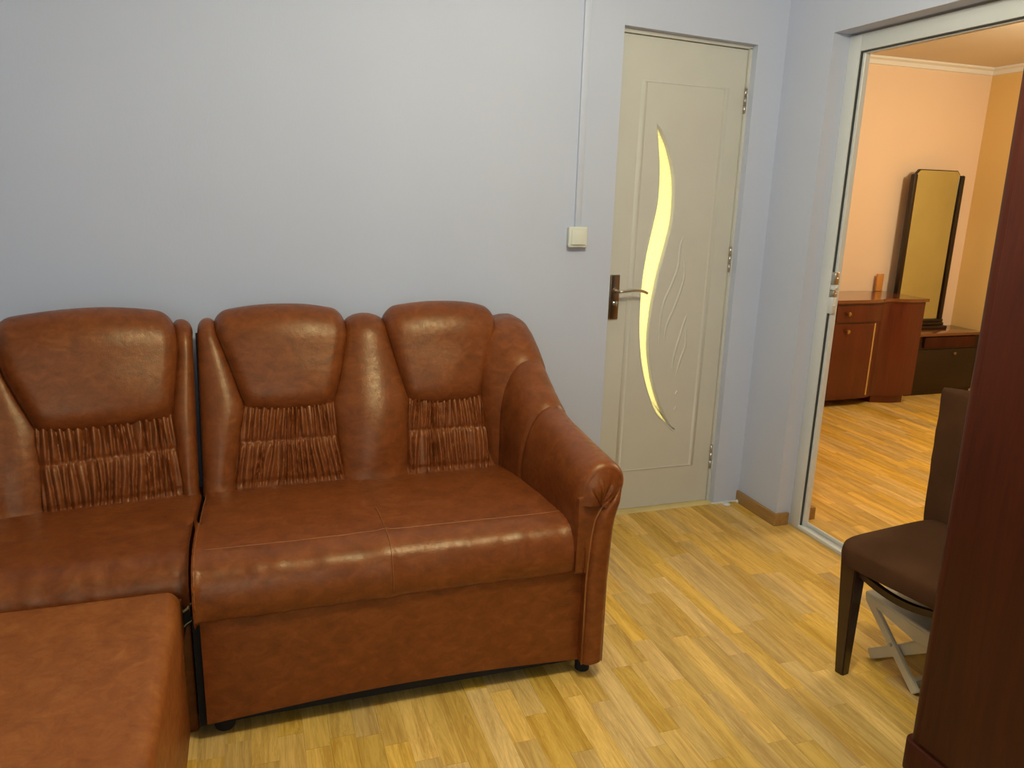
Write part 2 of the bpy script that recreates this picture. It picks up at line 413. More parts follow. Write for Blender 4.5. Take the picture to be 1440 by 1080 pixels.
def holed(outer, inner, y):
    b = bmesh.new(); vo = [b.verts.new((x, y, z)) for x, z in outer]; vi = [b.verts.new((x, y, z)) for x, z in inner]
    es = [b.edges.new((L[i-1], L[i])) for L in (vo, vi) for i in range(len(L))]
    bmesh.ops.triangle_fill(b, edges=es, use_beauty=True)
    return b
lf = holed(outer, rimo, YD); merge(lf, holed(outer, rimo, YD+0.038))
for L in (outer, rimo):
    n = len(L)
    for i in range(n):
        q = [lf.verts.new((L[i-1][0], YD, L[i-1][1])), lf.verts.new((L[i][0], YD, L[i][1])), lf.verts.new((L[i][0], YD+0.038, L[i][1])), lf.verts.new((L[i-1][0], YD+0.038, L[i-1][1]))]
        lf.faces.new(q)
bmesh.ops.remove_doubles(lf, verts=lf.verts[:], dist=1e-5); bmesh.ops.recalc_face_normals(lf, faces=lf.faces[:])
leaf = link('door_leaf', lf, M_door, door)
rb = bmesh.new(); n = len(hole)
ctr = [0.0]
prof = [(1.0, 0.0), (0.75, -0.0028), (0.45, -0.001), (0.2, 0.006), (0.0, 0.013), (0.0, 0.02)]
rings = []
for k, y in prof: rings.append([rb.verts.new((hole[i][0]+(rimo[i][0]-hole[i][0])*k, YD+y, hole[i][1]+(rimo[i][1]-hole[i][1])*k)) for i in range(n)])
for A, B in zip(rings, rings[1:]):
    for i in range(n): rb.faces.new((A[i-1], A[i], B[i], B[i-1]))
bmesh.ops.recalc_face_normals(rb, faces=rb.faces[:])
link('glazing_rim', rb, M_door, leaf, 60)
gb = prism_bm(hole, 'y', YD+0.0135, YD+0.0175)
link('glass_pane', gb, M_glass, leaf, label='curved strip of frosted glass lit yellow from behind')
def ridge(name, pts, wdt, hgt, mat=M_door, parent=None, closed=False, n=6):
    """low half-round moulding on the leaf face along (x, z) points"""
    b = bmesh.new(); P = [Vector((x, z)) for x, z in pts]; rr = []
    m = len(P)
    for i in range(m):
        if closed: d = (P[(i+1) % m]-P[i-1])
        else: d = P[min(i+1, m-1)]-P[max(i-1, 0)]
        d.normalize(); nn = Vector((-d.y, d.x)); e = 1.0
        if not closed: e = max(0.08, min(1, 6*min(i, m-1-i)/m))
        if closed:
            a = (P[i]-P[i-1]).normalized(); c = (P[(i+1) % m]-P[i]).normalized(); e = 1/max(0.5, math.cos(a.angle(c)/2))
        ring = []
        for k in range(n+1):
            t = -1+2*k/n; ring.append(b.verts.new((P[i].x+nn.x*t*wdt*e, YD+0.0005-hgt*min(e, 1)*math.cos(t*pi/2)**1.0, P[i].y+nn.y*t*wdt*e)))
        rr.append(ring)
    for i in range(m if closed else m-1):
        A, B = rr[i], rr[(i+1) % m]
        for k in range(n): b.faces.new((A[k], A[k+1], B[k+1], B[k]))
    bmesh.ops.recalc_face_normals(b, faces=b.faces[:])
    for f in b.faces:
        if f.normal.y > 0: f.normal_flip()
    return link(name, b, mat, parent, 60)
ridge('panel_moulding', [(-0.632, 0.193), (-0.252, 0.193), (-0.238, 1.858), (-0.622, 1.863)], 0.011, 0.0042, parent=leaf, closed=True)
def cr2(p, n=6): return [(q.x, q.y) for q in catmull([(a, b, 0) for a, b in p], n)]
for p in ([(-0.380, 1.262), (-0.398, 1.211), (-0.402, 1.12), (-0.427, 1.040), (-0.458, 0.964), (-0.470, 0.87), (-0.462, 0.725)],
          [(-0.387, 1.202), (-0.368, 1.10), (-0.376, 1.03), (-0.408, 0.93), (-0.436, 0.86), (-0.444, 0.758)],
          [(-0.335, 0.915), (-0.350, 0.867), (-0.366, 0.803), (-0.386, 0.723), (-0.391, 0.657)],
          [(-0.338, 0.851), (-0.332, 0.77), (-0.352, 0.705), (-0.371, 0.62)]):
    ridge('leaf_moulding', cr2(p), 0.007, 0.0036, parent=leaf)
for z in (0.55, 0.475): ridge('drop_moulding', cr2([(-0.352, z+0.012), (-0.358, z), (-0.364, z-0.012)]), 0.006, 0.004, parent=leaf)
# handle set
hp = box_bm(-0.726, -0.682, YD-0.010, YD, 0.896, 1.086, 0.004, 3)
plate = link('handle_plate', hp, M_bronze, leaf, 35, label='brushed bronze handle plate')
lv = [(-0.703, YD-0.008, 1.020), (-0.703, YD-0.045, 1.020), (-0.692, YD-0.056, 1.021), (-0.66, YD-0.058, 1.024), (-0.625, YD-0.058, 1.026), (-0.595, YD-0.056, 1.021), (-0.572, YD-0.053, 1.012)]
link('lever', tube_bm(catmull(lv, 4), 0.0065, 10), M_steel, plate, 60)
link('rosette', lathe_bm([(0.012, 0), (0.012, -0.006), (0.009, -0.009), (0.0, -0.009)], (-0.703, YD-0.010, 1.020), 'y', 16), M_bronze, plate, 40)
kb = lathe_bm([(0.009, 0), (0.009, -0.004), (0.006, -0.006), (0.005, -0.016), (0.0, -0.017)], (-0.703, YD-0.010, 0.965), 'y', 14); box_bm(-0.7055, -0.7005, YD-0.034, YD-0.024, 0.954, 0.977, bm=kb)
link('thumb_turn', kb, M_steel, plate, 40)
for z0, z1 in ((1.765, 1.864), (1.096, 1.206), (0.171, 0.284)):
    hb = bmesh.new()
    for k in range(3):
        a = z0+(z1-z0)*k/3; c = z0+(z1-z0)*(k+1)/3-0.001
        merge(hb, lathe_bm([(0.0065, 0), (0.0065, c-a)], (DX1-0.0125, YD-0.008, a), 'z', 12))
    merge(hb, lathe_bm([(0.004, 0), (0.003, 0.006)], (DX1-0.0125, YD-0.008, z1), 'z', 10))
    link('hinge', hb, M_steel, door, 40)
link('threshold', prism_bm([(YD-0.045, 0), (0.115, 0), (0.115, 0.004), (YD-0.018, 0.004), (YD-0.030, 0.0035)], 'x', DX0, DX1), M_pine, door, label='pale pine threshold strip')

# plaster crumbs at the wall foot right of the door
def blob_bm(c, sx, sy, sz, seed, sub=2):
    b = bmesh.new(); bmesh.ops.create_icosphere(b, subdivisions=sub, radius=1)
    for v in b.verts:
        k = 1+0.35*nz(v.co.x*1.7+seed, v.co.y*1.7, v.co.z*1.7+seed)
        v.co = Vector((c[0]+v.co.x*sx*k, c[1]+v.co.y*sy*k, max(0.0, c[2]+v.co.z*sz*k)))
    return b
S(link('trim_4', prism_bm([(DX1-0.012, 0.0), (DX1+0.02, -0.012), (-0.10, -0.006), (-0.085, -0.020), (-0.06, -0.017), (-0.045, -0.004), (-0.014, -0.012), (-0.002, -0.004), (-0.002, 0.0)], 'z', 0, 0.009, 0.002, 1), M_plaster, None, 40))
o = link('plaster_lump', blob_bm((-0.084, -0.036, 0.006), 0.020, 0.014, 0.008, 3), M_plaster, None, 60, origin=(-0.084, -0.036, 0)); tag(o, 'small white lump of plaster on the floor right of the cream door', 'plaster')
o = link('plaster_lump', blob_bm((-0.010, -0.018, 0.007), 0.010, 0.009, 0.012, 9), M_plaster, None, 60, origin=(-0.010, -0.018, 0)); tag(o, 'tiny white plaster crumb in the wall corner at the end of the skirting', 'plaster')

# ------------------------------------------------------------------ plastic door frame in the right wall
d2 = empty('door_2', (0.11, (OY0+OY1)/2, 0), kind='structure')
FX0, FX1 = 0.078, 0.116
def stepped(y0, sgn, z0, z1, name):
    """jamb: outer block, inner rebate lip, black gasket"""
    b = box_bm(FX0, FX1, min(y0, y0+sgn*0.062), max(y0, y0+sgn*0.062), z0, z1, 0.003, 2)
    j = link(name, b, M_pvc, d2, 35)
    y1 = y0+sgn*0.062
    link('rebate', box_bm(FX0+0.014, FX1, min(y1+sgn*0.003, y1+sgn*0.018), max(y1+sgn*0.003, y1+sgn*0.018), z0, z1-0.0, 0.002, 1), M_pvc, j, 35)
    link('gasket', box_bm(FX0+0.006, FX0+0.020, min(y1, y1+sgn*0.004), max(y1, y1+sgn*0.004), z0, z1), M_gasket, j)
    return j
jl = stepped(OY0, -1, 0.0, OZ-0.008, 'jamb'); jr = stepped(OY1, 1, 0.0, OZ-0.008, 'jamb')
hd = link('head', box_bm(FX0, FX1, OY1+0.062, OY0-0.062, OZ-0.070, OZ-0.008, 0.003, 2), M_pvc, d2, 35)
link('rebate', box_bm(FX0+0.014, FX1, OY1+0.078, OY0-0.078, OZ-0.078, OZ-0.073, 0.001, 1), M_pvc, hd, 35)
link('gasket', box_bm(FX0+0.006, FX0+0.020, OY1+0.064, OY0-0.064, OZ-0.074, OZ-0.070), M_gasket, hd)
sl = link('sill', box_bm(FX0-0.004, FX1, OY1+0.062, OY0-0.060, 0.0, 0.018, 0.003, 2), M_pvc, d2, 35)
link('sill_lip', box_bm(FX0+0.028, FX1, OY1+0.078, OY0-0.078, 0.018, 0.036, 0.003, 2), M_pvc, sl, 35)
# latch keeps on the jamb
yk = OY0-0.062
for z0, z1, m in ((1.085, 1.135, M_steel), (1.062, 1.083, M_pvc), (1.035, 1.060, M_steel), (0.965, 1.033, M_pvc)):
    k = bmesh.new(); box_bm(FX0+0.004, FX0+0.024, yk-0.024, yk+0.001, z0, z1, 0.0015, 1, bm=k)
    merge(k, lathe_bm([(0.004, 0), (0.004, -0.002), (0, -0.002)], (FX0+0.014, yk-0.024, (z0+z1)/2), 'y', 10))
    link('latch_keep', k, m, jl, 35)

# ------------------------------------------------------------------ trunking and switch
ct = empty('cable_trunking', (-0.909, 0, 1.285), 'slim painted cable trunking running up the wall from the light switch', 'trunking')
link('channel_base', box_bm(-0.9215, -0.8965, -0.004, 0.0, 1.284, H1), M_trunk, ct)
link('channel_cover', box_bm(-0.9225, -0.8955, -0.013, -0.004, 1.284, H1, 0.002, 2), M_trunk, ct, 35)
sw = empty('light_switch', (-0.914, 0, 1.2445), 'white surface mounted light switch on the lavender wall below the trunking', 'light switch')
link('back_box', box_bm(-0.952, -0.876, -0.024, 0.0, 1.2075, 1.2835, 0.004, 2), M_switch, sw, 35)
link('face_plate', box_bm(-0.955, -0.873, -0.032, -0.024, 1.2045, 1.2865, 0.005, 3), M_switch, sw, 35)
rk = box_bm(-0.944, -0.884, -0.040, -0.032, 1.2155, 1.2755, 0.003, 2)
for v in rk.verts:
    if v.co.z > 1.25 and v.co.y < -0.035: v.co.y += 0.003
link('rocker', rk, M_switch, sw, 35)

# ================================================================== LEATHER SOFA (two-seat section with right arm)
BZ0 = 0.40; SLV = Vector((0.371, 0.928)); NRM = Vector((-0.928, 0.371)); SEND = 0.535; RAD = 0.075
def profile(s):
    """(back offset, height), normal towards the sitter, for arc-length s up the backrest"""
    if s <= SEND:
        return SLV*s+Vector((0, BZ0)), NRM
    P = SLV*SEND+Vector((0, BZ0)); C = P-NRM*RAD
    a = (s-SEND)/RAD; am = 2.6
    if a <= am:
        c, q = math.cos(a), math.sin(a)
        n = Vector((NRM.x*c+NRM.y*q, -NRM.x*q+NRM.y*c)); return C+n*RAD, n
    c, q = math.cos(am), math.sin(am); n = Vector((NRM.x*c+NRM.y*q, -NRM.x*q+NRM.y*c)); t = Vector((n.y, -n.x))
    return C+n*RAD+t*((s-SEND)-am*RAD), n
def s_of(z): return (z-BZ0)/SLV.y
def back_map(path):
    def f(t, s, h):
        P, n = profile(s); q = P+n*h
        o, nb = path(t)
        return Vector((o.x+nb.x*q.x, o.y+nb.y*q.x, q.y))
    return f
def straight(t): return Vector((t, -0.425)), Vector((0, 1))
A12 = math.radians(12); PL = 0.500; PR = 0.020; TURN = math.radians(66)
H0 = Vector((-math.cos(A12), -math.sin(A12)))
def rot2(v, a): return Vector((v.x*math.cos(a)-v.y*math.sin(a), v.x*math.sin(a)+v.y*math.cos(a)))
P0 = Vector((-2.366, -0.425))
def corner_path(t):
    if t <= PL: h = H0; return P0+h*t, Vector((h.y, -h.x))
    e = P0+H0*PL; left = rot2(H0, pi/2); C = e+left*PR
    a = min((t-PL)/PR, TURN); p = C+rot2(-left, a)*PR; h = rot2(H0, a)
    if (t-PL)/PR > TURN: p = p+h*((t-PL)-TURN*PR)
    return p, Vector((h.y, -h.x))
mapA = back_map(straight); mapC = back_map(corner_path)
def patch(mp, xl, xr, sb, st, hf, nu, nv):
    """xl/xr give the side boundaries as functions of s, sb/st bottom/top as functions of u"""
    def fn(u, v):
        s = sb(u)+(st(u)-sb(u))*v
        a, b = xl(s), xr(s); return mp(a+(b-a)*u, s, hf(u, v, s, abs(b-a)))
    return grid_bm(fn, nu, nv, edgy(nu), edgy(nv))
def fin(name, b, parent, ang=50, mat=None, label=None):
    bmesh.ops.recalc_face_normals(b, faces=b.faces[:])
    return link(name, b, mat or M_leather, parent, ang, label=label)
def pillow(H, e_u, e_vb, e_vt, bulge=0.0, seed=0.0, wr=0.0, rise=0.034):
    def hf(u, v, s, w):
        du = dome(u, min(0.5, e_u/w)); db = 1.0 if v > e_vb else math.sqrt(max(0, 1-(1-v/e_vb)**2)); dt = 1.0 if v < 1-e_vt else math.sqrt(max(0, 1-(1-(1-v)/e_vt)**2))
        k = min(du, 1)*db*dt
        h = -0.006+H*k+rise*math.exp(-((v-0.80)/0.17)**2)*math.sqrt(max(0, math.sin(pi*u)))*k+bulge*math.sin(pi*u)*math.sin(pi*min(1, v*1.1))
        h += 0.0025*nz(u*4+seed, v*3, seed)*k
        if wr: h += wr*k*nz(u*14+seed, v*3.0, 3.1)*sstep(0.5, 0.9, abs(2*u-1))
        return h
    return hf
def tabz(*zz): return interp([(s_of(z), x) for z, x in zz])
def const(c): return lambda *_: c
def gather(N, seed, A=0.016):
    """ruched leather: vertical pleats pinched along three stitch rows"""
    def hf(u, v, s, w):
        row = 0.56
        a = v/row if v < row else (v-row)/(1-row); band = 0 if v < row else 1
        env = 0.32+0.68*math.sin(pi*min(1, max(0, a)))**0.6
        if v < 0.07: env *= 0.5
        def pl(bd):
            ph = N*u+1.1*nz(u*5+seed, v*0.8+bd*5, bd*3.7)+0.30*nz(u*17, v*2.5, seed+bd)
            q = 0.5+0.5*math.cos(2*pi*ph); amp = max(0.35, 0.85+0.4*nz(u*N*0.6, bd*7.0+seed, v*1.3))
            return amp*q**0.8
        m = sstep(row-0.03, row+0.03, v)
        r = pl(0)*(1-m)+pl(1)*m
        pin = math.exp(-((v-row)/0.025)**2)+math.exp(-((v-0.10)/0.025)**2)
        h = -0.004+0.020*dome(u, 0.10)*(0.7+0.3*math.sin(pi*v))+A*env*r-0.006*pin
        return h*1.0 if v < 0.97 else h*(1-v)/0.03
    return hf

sofa = empty('leather_sofa', (-1.80, -0.62, 0), 'brown leather two seat sofa section with rolled right arm beside the cream door', 'sofa')
# carcass, its black stands in for shade in the gaps beside and below
fb = bmesh.new(); box_bm(-2.352, -1.226, -1.034, -0.12, 0.040, 0.36, bm=fb); merge(fb, prism_bm([(-0.40, 0.36), (-0.08, 0.36), (-0.08, 0.90), (-0.20, 0.93)], 'x', -2.352, -1.30))
link('carcass', fb, M_black, sofa, label='black carcass standing in for shade in the gaps around it')
shell = patch(mapA, const(-2.340), const(-1.31), const(0.0), const(0.80), lambda u, v, s, w: -0.012, 2, 40); fin('back_shell', shell, sofa)
ST = 0.735
ztab1l = tabz((0.40, -2.215), (0.672, -2.196), (0.693, -2.207), (0.76, -2.232), (0.85, -2.261), (0.929, -2.294), (0.98, -2.300), (1.08, -2.278))
ztab1r = tabz((0.40, -1.92), (0.672, -1.927), (0.69, -1.917), (0.778, -1.887), (0.916, -1.857), (0.985, -1.859), (1.08, -1.888))
ztab2l = tabz((0.40, -1.65), (0.66, -1.655), (0.68, -1.661), (0.792, -1.690), (0.912, -1.720), (0.984, -1.729), (1.08, -1.702))
ztab2r = tabz((0.40, -1.38), (0.66, -1.392), (0.68, -1.384), (0.76, -1.362), (0.851, -1.330), (0.94, -1.306), (1.08, -1.325))
def wave(z0, dip): return lambda u: s_of(z0)+dip*(2*u-1)**2
for L, Rr, z0, sd in ((ztab1l, ztab1r, 0.672, 1.0), (ztab2l, ztab2r, 0.665, 8.0)):
    fin('headrest', patch(mapA, L, Rr, wave(z0, 0.016), const(ST-0.03), pillow(0.046, 0.045, 0.17, 0.30, 0.016, sd, 0.004 if sd > 5 else 0.0), 34, 40), sofa, 65)
g1l = tabz((0.44, -2.262), (0.56, -2.240), (0.69, -2.213)); g1r = tabz((0.44, -1.897), (0.56, -1.909), (0.69, -1.918))
g2l = tabz((0.44, -1.686), (0.56, -1.676), (0.69, -1.660)); g2r = tabz((0.44, -1.378), (0.56, -1.381), (0.69, -1.384))
def gp(mp, L, Rr, N, sd, z0=0.435, z1=0.70, parent=None, A=0.016):
    b = patch(mp, L, Rr, const(s_of(z0)), const(s_of(z1)), gather(N, sd, A), 10, 10); b.free()
    def fn(u, v):
        s = s_of(z0)+(s_of(z1)-s_of(z0))*v; a, c = L(s), Rr(s)
        return mp(a+(c-a)*u, s, gather_f(u, v, s, 1))
    gather_f = gather(N, sd, A)
    return fin('ruched_panel', grid_bm(fn, N*8, 46), parent, 80)
gp(mapA, g1l, g1r, 17, 2.0, parent=sofa); gp(mapA, g2l, g2r, 15, 11.0, parent=sofa)
def column(mp, L, Rr, H, parent, seed, z0=0.43, e=0.06, low=0.02):
    def hf(u, v, s, w):
        h = -0.008+H*dome(u, 0.5)**1.0*(1.0 if v < 0.93 else math.sqrt(max(0, 1-((v-0.93)/0.07)**2)))
        h += low*math.sin(pi*u)*math.exp(-((v-0.28)/0.22)**2)
        h += 0.004*nz(u*3+seed, v*9, 0.5)*sstep(0.45, 0.1, v)*math.sin(pi*u)
        h -= 0.004*math.exp(-((v-0.05)/0.05)**2)
        return h
    return fin('back_bolster', patch(mp, L, Rr, const(s_of(z0)), const(ST), hf, 26, 44), parent, 65)
def pick(*pairs): return interp([(s_of(z), x) for z, x in pairs])
column(mapA, pick((0.43, -2.348), (1.1, -2.346)), pick((0.43, -2.250), (0.56, -2.232), (0.69, -2.205), (0.78, -2.232), (0.86, -2.258), (0.93, -2.284), (1.1, -2.290)), 0.036, sofa, 2.0, low=0.012)
column(mapA, pick((0.43, -1.904), (0.56, -1.914), (0.69, -1.925), (0.79, -1.892), (0.92, -1.862), (1.1, -1.866)), pick((0.43, -1.680), (0.56, -1.668), (0.69, -1.652), (0.80, -1.686), (0.91, -1.714), (1.1, -1.722)), 0.042, sofa, 5.0, low=0.030)

# seat cushion
def seat_fn(x0, x1, yb, yf, zb, zc, zlow, crease=None, rough=0.0, seed=0.0, endr=0.045, bow=0.0):
    pts = [(yb, zb), (yb*0.6+yf*0.4, zb+(zc-zb)*0.55+0.012), (yf+0.14, zc+0.004), (yf+0.065, zc), (yf+0.025, zc-0.018), (yf+0.004, zc-0.052), (yf-0.004, zc-0.095), (yf+0.002, zlow+0.012), (yf+0.012, zlow), (yf+0.05, zlow-0.004)]
    cur = catmull([(a, b, 0) for a, b in pts], 7); L = [0]
    for a, b in zip(cur, cur[1:]): L.append(L[-1]+(b-a).length)
    def at(v):
        d = v*L[-1]
        for i in range(len(cur)-1):
            if d <= L[i+1] or i == len(cur)-2:
                k = (d-L[i])/max(1e-9, L[i+1]-L[i]); p = cur[i].lerp(cur[i+1], min(1, k)); t = (cur[i+1]-cur[i]).normalized(); return p, Vector((-t.y, t.x, 0)) if True else None
    def fn(u, v):
        p, n = at(v); w = x1-x0; x = x0+w*u
        if n.y < 0 and v < 0.5: n = -n
        d = min(u, 1-u)*w/endr; h = 0 if d >= 1 else -endr*0.75*(1-math.sqrt(max(0, 1-(1-d)**2)))
        if crease is not None: h -= 0.005*math.exp(-((u-crease)/0.010)**2)
        h += 0.003*nz(x*5+seed, p.x*5, seed)
        k = math.exp(-((p.x-(yf+0.05))/0.05)**2)
        h += rough*k*nz(x*26+seed, p.x*9, 2.0)
        h += 0.004*k*nz(x*11+seed, 1.7, p.x*3)
        e = math.exp(-min(u, 1-u)*w/0.02)
        h += 0.004*e*math.sin(p.x*210+p.y*260)*sstep(yf+0.2, yf+0.05, p.x)
        return Vector((x, p.x+n.x*h*-1 if False else p.x-n.x*-h, p.y+n.y*h))
    return fn
def profn(pts_fn): return pts_fn
us = edgy(70); 
def seatmesh(*a, **k):
    return grid_bm(seat_fn(*a, **k), 70, 70, [0.5-0.5*math.cos(pi*i/90) for i in range(91)] , None)
seat = fin('seat_cushion', seatmesh(-2.343, -1.302, -0.33, -1.066, 0.435, 0.492, 0.348, crease=0.47, rough=0.004, seed=1.0, endr=0.024), sofa, 70)
# piping along the front crest and the middle seam
sf = seat_fn(-2.343, -1.302, -0.33, -1.066, 0.435, 0.492, 0.348, crease=0.47, rough=0.004, seed=1.0, endr=0.024)
def find_v(y):
    return min((i/400 for i in range(280)), key=lambda v: abs(sf(0.3, v).y-y))
vc = find_v(-1.002)
link('seam', tube_bm([sf(0.02+0.96*i/80, vc)+Vector((0, 0, 0.0002)) for i in range(81)], 0.0012, 6), M_seam, seat, 60, label='stitched seam along the front crest')
link('seam', tube_bm([sf(0.474, 0.12+0.80*i/80)+Vector((0, -0.0002, 0.0002)) for i in range(81)], 0.0012, 6), M_seam, seat, 60, label='stitched seam down the middle')
link('seam', tube_bm([sf(0.004, 0.10+0.80*i/80) for i in range(81)], 0.0014, 6), M_seam, seat, 60)
# front base panel, slightly bowed lower edge
bp = bmesh.new()
def bpf(u, v):
    z0 = 0.050+0.022*math.sin(pi*u); return Vector((-2.333+1.043*u, -1.047+0.004*math.sin(pi*v)*0+0.010*(v-0)*0, z0+(0.362-z0)*v))
merge(bp, grid_bm(lambda u, v: bpf(u, v)+Vector((0, -0.004*(1-(2*v-1)**8)*(1-(2*u-1)**30), 0)), 24, 12))
merge(bp, grid_bm(lambda u, v: bpf(u, v)+Vector((0, 0.014, 0)), 24, 2))
for v in (0, 1): merge(bp, grid_bm(lambda u, k, v=v: bpf(u, v)+Vector((0, 0.014*k, 0)), 24, 1))
for u in (0, 1): merge(bp, grid_bm(lambda k, v, u=u: bpf(u, v)+Vector((0, 0.014*k, 0)), 1, 12))
bmesh.ops.remove_doubles(bp, verts=bp.verts[:], dist=1e-5); fin('front_panel', bp, sofa, 50)
# arm: three overlapping shells
zt = interp([(-1.08, 0.684), (-0.95, 0.692), (-0.80, 0.704), (-0.70, 0.712), (-0.62, 0.728), (-0.52, 0.772), (-0.40, 0.838), (-0.33, 0.888), (-0.26, 0.928), (-0.20, 0.950), (-0.10, 0.955)])
def arm_sec(y, puff, na=44):
    """cross-section of the arm: soft inner shoulder, round outer roll, flat outer side"""
    z = zt(y)+puff; fr = sstep(-0.62, -1.05, y)
    a_in = 0.098-0.014*fr+puff; b_in = 0.235-0.125*fr-0.105*sstep(-0.38, -0.22, y); ro = 0.066+puff; XC = -1.242-0.004*fr
    ins = 0.052*sstep(-0.43, -0.33, y)
    pts = []; xi = XC-a_in-ins; zi = z-b_in
    for k in range(10):
        q = k/10; pts.append((xi, 0.36+(zi-0.36)*q))
    for k in range(22):
        a = pi-k*(pi/2)/22; pts.append((XC+(a_in+ins)*math.cos(a), zi+b_in*math.sin(a)**0.9))
    zo = z-ro
    for k in range(16):
        a = pi/2-k*(pi/2+0.9)/15; pts.append((XC+ro*math.cos(a), zo+ro*math.sin(a)))
    ex, ez = pts[-1]; tx = -1.224+puff*0.3
    for k in range(1, 12):
        q = k/11; zz = ez+(0.05-ez)*q; e = math.exp(-q*7); pts.append((tx+(ex-tx)*e*(1-q), zz))
    return pts
def inset(pts, d, lo=10, hi=48):
    """pull the rolled part of a section in by d"""
    c = Vector((-1.255, zt(-1.06)-0.075)); out = []
    for i, (x, z) in enumerate(pts):
        w = sstep(lo-8, lo+2, i)*(1-sstep(hi, hi+6, i)); v = Vector((x, z))-c; L = v.length
        v = v*(max(0, L-d*w)/L) if L > 1e-6 else v; out.append((c.x+v.x, c.y+v.y))
    return out
def arm_shell(name, y0, y1, over, ny=18, end=None):
    """front edge (y1) puffed over the next shell, back edge tucked in"""
    b = bmesh.new(); rings = []
    for i in range(ny+1):
        q = i/ny; y = y0+(y1-y0)*q
        d = (1-q)*abs(y1-y0); puff = over*(0.35+0.65*math.sin(pi*min(1, q*0.5+0.15)))
        if d < 0.02 and not end: puff -= 0.012*(1-d/0.02)**2
        if q*abs(y1-y0) < 0.02: puff -= 0.012*(1-q*abs(y1-y0)/0.02)**2
        rings.append([b.verts.new((x, y, z)) for x, z in arm_sec(y, puff)])
    if end:
        for k in range(1, 10):
            a = k/9*pi/2*0.92; rings.append([b.verts.new((x, y1-0.034*math.sin(a), z)) for x, z in inset(arm_sec(y1, 0), 0.024*(1-math.cos(a)))])
    for A, B in zip(rings, rings[1:]):
        for k in range(len(A)-1): b.faces.new((A[k], A[k+1], B[k+1], B[k]))
    return fin(name, b, sofa, 70)
arm_shell('arm_wing', -0.10, -0.405, 0.006); arm_shell('arm_middle', -0.395, -0.625, 0.003); arm_shell('armrest', -0.615, -1.044, 0.0, 26, True)
# pleated front cap of the arm roll
rim = inset(arm_sec(-1.044, 0), 0.024*(1-math.cos(pi/2*0.92)))[9:49]
kx, kz = -1.262, 0.562
creases = ((0.20, 0.022, 0.0035, -0.002), (0.48, 0.022, 0.0, 0.0045), (0.72, 0.024, 0.0, 0.0045))
def cap(u, v):
    """v: rim -> knot low on the roll; u: around the rim"""
    f = u*(len(rim)-1); i = min(int(f), len(rim)-2); p = Vector(rim[i]).lerp(Vector(rim[i+1]), f-i)
    x = p.x+(kx-p.x)*v; z = p.y+(kz-p.y)*v
    y = -1.0778-0.014*math.sin(pi*min(1, v*0.92))
    env = sstep(0.12, 0.5, v)*(1-0.5*sstep(0.8, 1.0, v))
    for uc, w, dip, rdg in creases:
        y += env*(dip*math.exp(-((u-uc)/w)**2)-rdg*math.exp(-((u-uc-0.02)/(w*1.3))**2)+dip*0.5*math.exp(-((u-uc-0.06)/w)**2))
        if rdg > 0: y += env*0.002*math.exp(-((u-uc+0.045)/w)**2)
    return Vector((x, y, z))
cp = fin('arm_cap', grid_bm(cap, 140, 30), sofa, 75)
# arm front facing: inner field and flared trim
def px_poly(pts, y0, y1, bev, name, mat=M_leather): 
    b = prism_bm(pts, 'y', y0, y1, bev, 3); return link(name, b, mat, sofa, 60)
inn = [(-1.328, 0.352), (-1.292, 0.352), (-1.292, 0.05), (-1.225, 0.05), (-1.222, 0.30), (-1.226, 0.44), (-1.228, 0.52), (-1.215, 0.59), (-1.25, 0.62), (-1.29, 0.61), (-1.326, 0.585)]
px_poly(inn, -1.0775, -0.98, 0.006, 'arm_front')
tl = [(-1.290, 0.052), (-1.290, 0.20), (-1.290, 0.318), (-1.287, 0.384), (-1.281, 0.465), (-1.272, 0.515), (-1.255, 0.552), (-1.228, 0.580), (-1.209, 0.602), (-1.197, 0.622)]
tr = [(-1.222, 0.062), (-1.221, 0.20), (-1.220, 0.318), (-1.217, 0.384), (-1.214, 0.465), (-1.209, 0.520), (-1.203, 0.552), (-1.197, 0.580), (-1.193, 0.602), (-1.192, 0.622)]
def trim(u, v):
    i = min(int(v*(len(tl)-1)), len(tl)-2); k = v*(len(tl)-1)-i
    a = Vector(tl[i]).lerp(Vector(tl[i+1]), k); c = Vector(tr[i]).lerp(Vector(tr[i+1]), k); p = a.lerp(c, u)
    w = (c-a).length
    return Vector((p.x, -1.062-0.028*dome(u, 0.35)*min(1, w/0.04)-0.003*math.sin(u*pi)-0.004*sstep(0.48, 0.56, p.y), p.y))
tm = grid_bm(trim, 20, 40, edgy(20))
fin('arm_trim', tm, sofa, 60)
link('seam', tube_bm([(a-0.001, -1.077-0.004*sstep(0.5, 0.6, c), c) for a, c in tl[:-1]], 0.003, 6), M_seam, sofa, 60)
link('seam', tube_bm([(-1.288, -1.070, 0.312), (-1.255, -1.0895, 0.309), (-1.222, -1.066, 0.306)], 0.0016, 6), M_seam, sofa, 60)
# feet and castors
link('foot', lathe_bm([(0.022, 0), (0.024, 0.05), (0.02, 0.056)], (-1.262, -1.022, 0), 'z', 16), M_black, sofa, 40, label='short round black foot')
link('foot', lathe_bm([(0.022, 0), (0.024, 0.05), (0.02, 0.056)], (-1.262, -0.18, 0), 'z', 16), M_black, sofa, 40)
for y in (-1.005, -0.20):
    cs = lathe_bm([(0.020, -0.016), (0.027, -0.012), (0.027, 0.012), (0.020, 0.016)], (-2.292, y, 0.027), 'y', 20)
    box_bm(-2.305, -2.279, y-0.022, y+0.022, 0.045, 0.060, bm=cs); link('castor', cs, M_black, sofa, 40)

